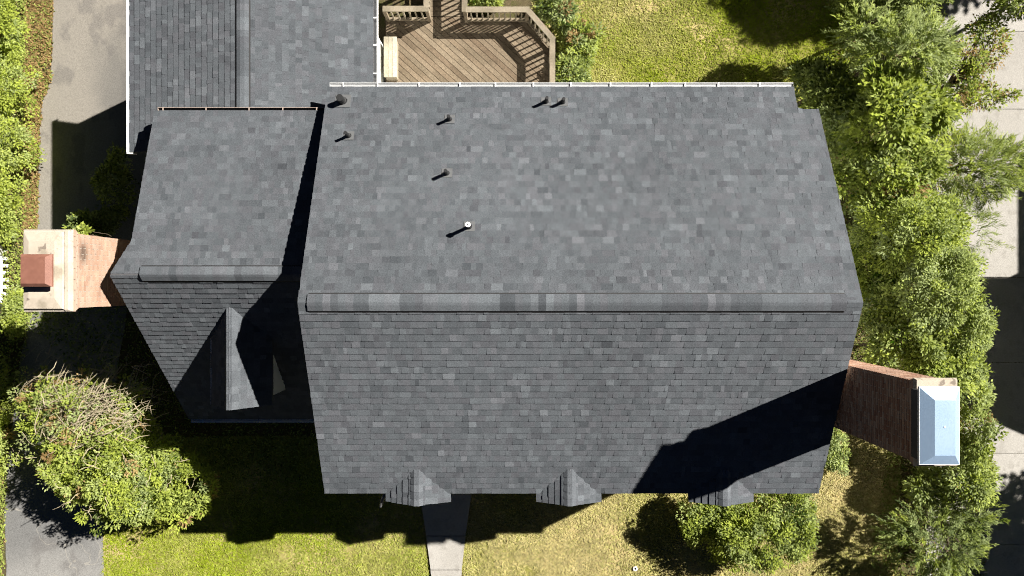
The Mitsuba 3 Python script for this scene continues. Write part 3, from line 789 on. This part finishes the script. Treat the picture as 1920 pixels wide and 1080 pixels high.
# the trees between the house and the neighbour's driveway
G = 'trees and shrubs along the right side of the house'
plant('feathery_tree', 'grey green feathery tree at top right above the roof corner', 'tree', G, [lobe(1675, 105, 4.0, 70, 44, 1.1), lobe(1620, 75, 3.6, 44, 30, .7), lobe(1712, 125, 3.2, 36, 46, .9)], 420, 40, .13, 101, leaf=(.12, .028), tone=0.69, hue=.36, spray=True)
plant('broadleaf_tree', 'dark green broadleaf tree touching the back right roof corner', 'tree', G, [lobe(1545, 205, 3.0, 52, 70, 1.0), lobe(1520, 150, 2.6, 30, 25, .6)], 150, 55, .24, 102, leaf=(.11, .065), tone=0.52, hue=.22)
plant('broadleaf_tree', 'bright mid green leafy tree right of the dark tree at the roof corner', 'tree', G, [lobe(1660, 215, 3.8, 80, 75, 1.1), lobe(1725, 215, 3.5, 40, 48, .9)], 230, 52, .25, 103, leaf=(.135, .075), tone=0.62, hue=.10)
plant('broadleaf_tree', 'green leafy tree beside the middle of the right roof edge', 'tree', G, [lobe(1620, 330, 3.2, 68, 75, 1.1), lobe(1690, 320, 3.4, 60, 60, .9)], 230, 58, .24, 104, leaf=(.10, .06), tone=0.55, hue=.12, orange=.02)
plant('feathery_shrub', 'spiky feathery shrub fanning out over the pale driveway', 'shrub', G, [lobe(1800, 315, 2.2, 62, 42, .7), lobe(1855, 300, 1.9, 40, 28, .5)], 300, 36, .18, 105, leaf=(.19, .022), tone=.52, hue=.15, spray=True, trunk_r=.055)
plant('feathery_shrub', 'thin drooping fronds reaching over the pale driveway halfway down', 'shrub', G, [lobe(1806, 445, 1.8, 20, 68, .5)], 46, 34, .17, 118, leaf=(.17, .016), tone=.5, hue=.3, spray=True, trunk_r=.03, limbs=5)
plant('broadleaf_tree', 'yellow green sunlit tree halfway down the tree row', 'tree', G, [lobe(1690, 440, 3.6, 80, 66, 1.1), lobe(1745, 420, 3.3, 52, 60, 1.0)], 300, 66, .23, 106, leaf=(.08, .045), tone=0.67, hue=.14)
plant('broadleaf_tree', 'dark leafy tree tucked under the right gable end', 'tree', G, [lobe(1640, 490, 2.6, 60, 65, .9), lobe(1655, 575, 2.8, 48, 48, .8)], 220, 55, .24, 107, leaf=(.10, .06), tone=0.47, hue=.10)
plant('broadleaf_tree', 'large pale green tree beside the dark house shadow on the driveway', 'tree', G, [lobe(1745, 545, 3.6, 76, 80, 1.2), lobe(1772, 505, 3.0, 36, 56, .9), lobe(1785, 620, 3.3, 48, 56, 1.0)], 400, 74, .21, 108, leaf=(.072, .042), tone=0.71, hue=.30)
plant('broadleaf_tree', 'bright green tree just above the metal capped chimney', 'tree', G, [lobe(1700, 645, 3.2, 70, 56, .9), lobe(1762, 685, 3.0, 56, 50, .8)], 260, 58, .23, 109, leaf=(.10, .06), tone=0.63, hue=.14)
plant('slender_tree', 'sparse olive tree with thin branches reaching over the pale driveway', 'tree', G, [lobe(1835, 185, 3.4, 62, 24, .4), lobe(1795, 120, 3.6, 36, 60, .5), lobe(1850, 85, 3.2, 36, 44, .5)], 210, 22, .15, 110, base=at(1745, 180), leaf=(.085, .045), tone=0.59, hue=.04, orange=.13, limbs=40)
plant('slender_tree', 'leafy branch end hanging in at the top right corner', 'tree', G, [lobe(1895, 8, 3.6, 40, 30, .5)], 45, 40, .2, 111, base=at(1985, -30), trunk_r=.055, leaf=(.10, .05), tone=0.62, hue=.12, limbs=14)
plant('broadleaf_tree', 'dark tree at the top edge left of the pale driveway', 'tree', G, [lobe(1660, -5, 2.6, 95, 28, .8), lobe(1715, 12, 3.0, 36, 30, .6)], 140, 48, .22, 112, leaf=(.10, .05), tone=0.49, hue=.30)
plant('broadleaf_shrub', 'green shrub behind the metal capped chimney by the driveway', 'shrub', G, [lobe(1812, 790, 1.5, 26, 72, .7), lobe(1800, 880, 1.2, 48, 48, .6), lobe(1740, 905, .9, 36, 28, .5)], 270, 52, .21, 113, leaf=(.10, .055), tone=0.63, hue=.25, orange=.015)
plant('feathery_shrub', 'dark feathery shrub in the bottom right corner', 'shrub', G, [lobe(1750, 1015, 1.2, 76, 56, .7), lobe(1800, 960, 1.0, 40, 42, .5)], 330, 40, .15, 114, leaf=(.12, .026), tone=0.42, hue=.34, spray=True)
plant('round_bush', 'round bright green bush at the front right corner of the house', 'bush', None, [lobe(1412, 995, 1.15, 105, 66, .85), lobe(1330, 985, .9, 62, 56, .7), lobe(1460, 960, 1.1, 62, 50, .75)], 430, 62, .20, 115, leaf=(.085, .045), tone=0.59, hue=.14, trunk_r=.06)
plant('low_shrub', 'low ivy like shrub on the lawn by the front right roof corner', 'shrub', None, [lobe(1562, 850, .35, 26, 50, .3)], 60, 50, .16, 116, leaf=(.08, .05), tone=0.62, hue=.35, trunk_r=.02, limbs=5)
plant('low_shrub', 'small sunlit shrub in the dark gap between tree row and brick chimney', 'shrub', None, [lobe(1650, 672, .9, 22, 16, .4)], 26, 44, .15, 117, leaf=(.09, .05), tone=0.67, hue=.12, trunk_r=.02, limbs=4)

# the half bare tree by the driveway
rng = np.random.default_rng(5)
key = 'half_bare_tree'
tag(key, 'half bare rounded tree with pale twigs over the driveway at lower left', 'tree')
lobes = [lobe(140, 800, 1.6, 92, 90, .8), lobe(215, 860, 1.9, 125, 95, 1.1), lobe(340, 915, 1.7, 74, 64, .9), lobe(115, 745, 1.5, 72, 50, .6), lobe(245, 805, 1.6, 70, 66, .8)]
mb, C = crown(rng, [lobes[0], lobes[1], lobes[2], lobes[4], lobe(245, 906, 1.8, 120, 76, 1.0)], 660, 60, .18, leaf=(.085, .042), tone=.68, hue=.10, orange=.02)
mb.build(key + '__crown', 'm_leaf')
rng2 = np.random.default_rng(6)
mb, C2 = crown(rng2, [lobes[3], lobe(170, 760, 2.2, 110, 74, .6)], 210, 34, .17, leaf=(.09, .04), tone=.72, hue=.2, orange=.11)
mb.build(key + '__dry_leaves', 'm_leaf', label='thin orange and olive leaves among bare twigs')
tm = MB(); root = np.array([*at(185, 850), 0.0]); fork = root + [0, .25, 1.0]
limb(tm, root - [0, 0, .1], fork, .13, .10, rng2, .03); tm.build(key + '__trunk', 'm_bark', True)
tw = MB()
def dome(u, v): return 2.95 - 2.6e-5 * ((u - 185) ** 2 + 1.3 * (v - 790) ** 2)
for i in range(24):                                    # main limbs that break through the crown
    u, v = rng2.uniform(60, 290), rng2.uniform(680, 840)
    z = dome(u, v) - rng2.uniform(0, .25); tip = np.array([*at(u, v, z), z])
    bm = MB(); mid = fork + (tip - fork) * .4 + [0, 0, .25]
    limb(bm, fork, mid, .05, .030, rng2, .05, pale=.6); limb(bm, mid, tip, .030, .008, rng2, .05, pale=.95); bm.build(key + '__branch', 'm_bark', True)
for i in range(400):                                   # bare twigs over the upper half, swept towards the house
    u, v = rng2.normal(152, 72), rng2.normal(757, 50)
    if not (25 < u < 300 and 658 < v < 870): continue
    z = dome(u, v) + rng2.uniform(-.5, .06); a = np.array([*at(u, v, z), z])
    th = math.radians(rng2.normal(28, 34)); ln = rng2.uniform(.25, .85)
    b_ = a + np.array([math.cos(th), math.sin(th), rng2.uniform(-.15, .2)]) * ln
    r0 = rng2.choice([.005, .006, .008, .014])
    limb(tw, a, b_, r0, r0 * .45, rng2, .05, 5, pale=rng2.uniform(.7, 1.0))
for i in range(120):                                   # twigs that show between the leaves lower down
    c_ = C[rng2.integers(len(C))]; dirv = rng2.normal(size=3) * [1, 1, .4]; dirv /= np.linalg.norm(dirv)
    if c_[2] > 1.7: limb(tw, c_ + [0, 0, .05], c_ + dirv * .45 + [0, 0, .16], .009, .004, rng2, .1, 5, pale=1.0)
tw.build(key + '__twigs', 'm_bark', True, kind='stuff')

# left boundary: hedge shrubs and a strip of weeds
hs = 'shrubs of the hedge along the driveway'
hl = ['light green hedge shrub at the top left corner of the picture', 'second hedge shrub from the top beside the driveway', 'hedge shrub in the middle of the left edge, beside the kink in the driveway',
      'hedge shrub above the picket fence at the left edge', 'hedge shrub between picket fence and left chimney', 'shaded hedge shrub left of the half bare tree']
for i, (u, v, ru, rv, z) in enumerate(((14, 55, 40, 60, .6), (18, 165, 44, 58, .8), (10, 270, 42, 58, .8), (12, 385, 42, 60, .8), (22, 560, 26, 70, .5), (0, 770, 30, 120, .7))):
    plant('hedge_shrub', hl[i], 'shrub', hs, [lobe(u, v, z, ru, rv, .6 if z > .55 else .4), lobe(u - 45, v + 10, z, ru, rv, .6)] if i != 4 else [lobe(38, 585, z, 16, 44, .35)], 190 if i != 4 else 60, 46, .19, 130 + i, leaf=(.08, .042), tone=0.78, hue=.08, orange=.015, trunk_r=.03, limbs=6)
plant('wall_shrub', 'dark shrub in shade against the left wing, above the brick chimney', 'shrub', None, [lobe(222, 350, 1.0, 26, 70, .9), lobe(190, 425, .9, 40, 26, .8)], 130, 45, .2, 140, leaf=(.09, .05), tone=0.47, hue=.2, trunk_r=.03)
plant('climbing_vine', 'sprig of green vine on the far side of the left chimney', 'vine', None, [lobe(162, 437, 5.6, 11, 6, .12)], 7, 26, .08, 141, base=(-9.05, 1.16), leaf=(.08, .05), tone=0.67, hue=.1, trunk_r=.015, limbs=1)
# plants by the deck
dl = ['blue green leafy plant just beyond the angled deck railing', 'mixed green and yellow plant beside the right deck railing', 'green shrub between deck railing and back gutter', 'leafy plant beyond the deck at the top edge of the picture']
for i, (u, v, ru, rv, z, tn, hu) in enumerate(((1050, 30, 36, 34, .7, .5, .38), (1078, 92, 30, 36, .6, .6, .2), (1066, 140, 26, 32, .7, .52, .22), (905, 0, 26, 16, .4, .55, .1))):
    plant('garden_plant', dl[i], 'plant', 'garden plants round the deck', [lobe(u, v, z, ru, rv, .5)], 85, 46, .17, 150 + i, leaf=(.11, .045), tone=tn, hue=hu, orange=.03, trunk_r=.02, limbs=4)

# two trees outside the picture whose shade falls into it
def tall_tree(key, label, x, y, z, r, n, seed):
    plant(key, label, 'tree', None, [(x, y, z, r, r, r * .8), (x + r * .9, y + .3, z - .6, r * .8, r * .8, r * .7), (x + r * .2, y + r * 1.3, z + .2, r * .8, r * .9, r * .6)], n, 40, .5, seed, leaf=(.26, .16), tone=0.57, hue=.1, trunk_r=.2, limbs=14)
tall_tree('tall_tree', 'tall leafy tree beyond the top right corner shading the back lawn', 16.3, 13.3, 6.2, 2.7, 900, 160)
tall_tree('tall_tree', 'tall leafy tree beyond the right edge dappling the driveway', 20.6, -7.7, 5.4, 2.2, 380, 161)

# ------------------------------------------------------------------ grass, weeds
def field(name, label, cat, poly, dens, seed, straw, mat='m_grass', ln=(.06, .15), w=.017, avoid=None, z=.012):
    rng = np.random.default_rng(seed); P = Polygon(poly)
    if avoid is not None: P = P.difference(avoid)
    x0, y0, x1, y1 = P.bounds; n = int((x1 - x0) * (y1 - y0) * dens)
    q = rng.uniform((x0, y0), (x1, y1), (n, 2)); q = q[shapely.contains_xy(P, q[:, 0], q[:, 1])]
    keep = meshkit.fbm(np.c_[q * 1.7, np.zeros(len(q))], 3, seed) + rng.normal(size=len(q)) * .12 > .29
    q = q[keep]; n = len(q)
    st = straw(q[:, 0], q[:, 1]) + rng.normal(size=n) * .16
    tone = .46 + .45 * (meshkit.fbm(np.c_[q * 5.5, np.zeros(n)], 3, seed + 3) - .5) * 1.4 + rng.normal(size=n) * .15
    P0 = np.c_[q, np.full(n, z)]
    a = rng.uniform(0, 2 * math.pi, n); D = np.c_[np.cos(a), np.sin(a), rng.uniform(.03, .55, n)]
    mb = MB()
    leaves(mb, P0, D, rng.uniform(*ln, n), np.full(n, w) * rng.uniform(.7, 1.5, n), tone, np.clip(st, 0, 1), rng, .1)
    mb.build(name, mat, kind='stuff'); return mb
ns = lambda x, y, s=.6, o=0: meshkit.fbm(np.c_[np.asarray(x) * s, np.asarray(y) * s, np.zeros(len(x))], 3, o)
path_p = Polygon(px((786, 900), (886, 900), (864, 1130), (811, 1130)))
drive_p = Polygon(DRIVE)
field('grass', '', '', LAWN_FRONT_L, 1500, 201, lambda x, y: .16 + .9 * (ns(x, y, .5, 4) - .45) + .35 * np.clip((x + 5) / 4, 0, 1), avoid=path_p.union(drive_p))
tag('grass', 'short yellow green grass on the front lawn left of the walk', kind='stuff')
field('grass', '', '', LAWN_FRONT_R, 1500, 202, lambda x, y: .74 + .9 * (ns(x, y, .5, 5) - .5), avoid=path_p)
tag('grass_001', 'dry yellow grass on the front lawn right of the walk', kind='stuff')
field('grass', '', '', LAWN_BACK, 1500, 203, lambda x, y: .42 + 1.4 * (ns(x, y, .7, 6) - .5) - .55 * np.clip((x - 3) / 4, -1, 1), avoid=Polygon(deck_poly.exterior))
tag('grass_002', 'patchy green and straw grass on the back lawn', kind='stuff')

def weeds(name, poly, n_per, seed, tone, hue_f, leaf=(.08, .04), zmax=.12, thin=.3):
    rng = np.random.default_rng(seed); P = Polygon(poly); x0, y0, x1, y1 = P.bounds
    n = int((x1 - x0) * (y1 - y0) * n_per); q = rng.uniform((x0, y0), (x1, y1), (n, 2)); q = q[shapely.contains_xy(P, q[:, 0], q[:, 1])]
    f = meshkit.fbm(np.c_[q * 2.2, np.zeros(len(q))], 3, seed); q = q[f + rng.normal(size=len(q)) * .1 > thin]; n = len(q)
    f = meshkit.fbm(np.c_[q * 2.2, np.zeros(n)], 3, seed + 1)
    z = .03 + zmax * np.clip(f * 1.6 - .3, 0, 1) * rng.random(n)
    mb = MB(); D = np.c_[rng.normal(size=(n, 2)), rng.uniform(-.1, .7, n)]
    leaves(mb, np.c_[q, z], D, leaf[0] * rng.uniform(.6, 1.4, n), leaf[1] * rng.uniform(.7, 1.3, n), tone + rng.normal(size=n) * .2, hue_f(q, rng), rng)
    mb.build(name, 'm_leaf', kind='stuff')
weeds('leaf_litter', px((45, -40), (102, -40), (98, 150), (80, 190), (76, 260), (72, 440), (45, 440), (48, 200)), 1700, 211, .62, lambda q, r: np.where(r.random(len(q)) < .74, .8, .15), zmax=.06, thin=.2)
tag('leaf_litter', 'brown and green leaf litter between hedge and driveway', kind='stuff')
weeds('ground_cover', px((-60, -40), (55, -40), (50, 200), (48, 480), (60, 600), (20, 820), (8, 1110), (-60, 1110)), 700, 212, .66, lambda q, r: np.where(r.random(len(q)) < .06, .8, .12), zmax=.25)
tag('ground_cover', 'green weeds under the hedge along the left edge', kind='stuff')
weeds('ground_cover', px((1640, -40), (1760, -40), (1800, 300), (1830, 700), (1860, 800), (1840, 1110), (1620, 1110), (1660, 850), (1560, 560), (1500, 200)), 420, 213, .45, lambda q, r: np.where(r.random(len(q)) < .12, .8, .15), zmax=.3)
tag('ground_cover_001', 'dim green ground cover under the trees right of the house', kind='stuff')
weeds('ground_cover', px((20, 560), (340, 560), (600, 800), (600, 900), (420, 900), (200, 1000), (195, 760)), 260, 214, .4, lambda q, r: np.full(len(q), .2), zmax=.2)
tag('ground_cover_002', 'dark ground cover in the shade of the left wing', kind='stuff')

# ------------------------------------------------------------------ fence, sprinkler, neighbour
FE = 'picket_fence'
tag(FE, 'short white picket fence at the left edge below the hedge', 'fence')
for i in range(9):
    y = at(0, 472 + i * 13.2)[1]
    c = np.array([-14.72, y - .035, 0]); 
    m_ = MB(); m_.mesh(extr([(y - .045, .03), (y + .045, .03), (y + .045, .88), (y, .96), (y - .045, .88)], -14.73, -14.71)); m_.build(FE + '__picket', 'm_white')
for z in (.25, .72): MB().box(-14.775, -14.7325, at(0, 590)[1], at(0, 462)[1], z, z + .07).build(FE + '__rail', 'm_white')
SP = 'sprinkler_head'
tag(SP, 'small white ring of a sprinkler head in the dry grass near the bottom edge', 'sprinkler')
sx, sy = at(1191, 1066, .05)
an = trimesh.creation.annulus(.034, .066, .05); MB().mesh(an, mat=np.array(T().translate([sx, sy, .05]).matrix)).build(SP + '__ring', 'm_pvc')
MB().tube([(sx, sy, 0), (sx, sy, .055)], [.0335, .0335], 16).build(SP + '__nozzle', 'm_rubber', 40)

NH = 'neighbour_house'
tag(NH, 'neighbouring brick house beyond the right edge, shading the pale driveway', 'house')
n_ = MB()
n_.box(20.4, 29, -1.0, 6.0, 0, 4.9); n_.mesh(extr([(-2.3, 0), (2.6, 0), (2.6, 4.9), (-.26, 5.8), (-2.3, 3.9)], 19.2, 20.4)); n_.build(NH + '__wall', 'm_brick')
n_ = MB()
n_.mesh(extr([(-2.75, 3.4), (-.26, 5.99), (2.87, 5.1), (2.87, 5.0), (-.26, 5.87), (-2.75, 3.3)], 18.9, 24))
n_.mesh(extr([(19.95, 4.85), (24.6, 6.3), (29.4, 4.85), (29.4, 4.96), (24.6, 6.42), (19.95, 4.96)], -1.3, 6.4, 'y')); n_.build(NH + '__roof', 'm_drip')
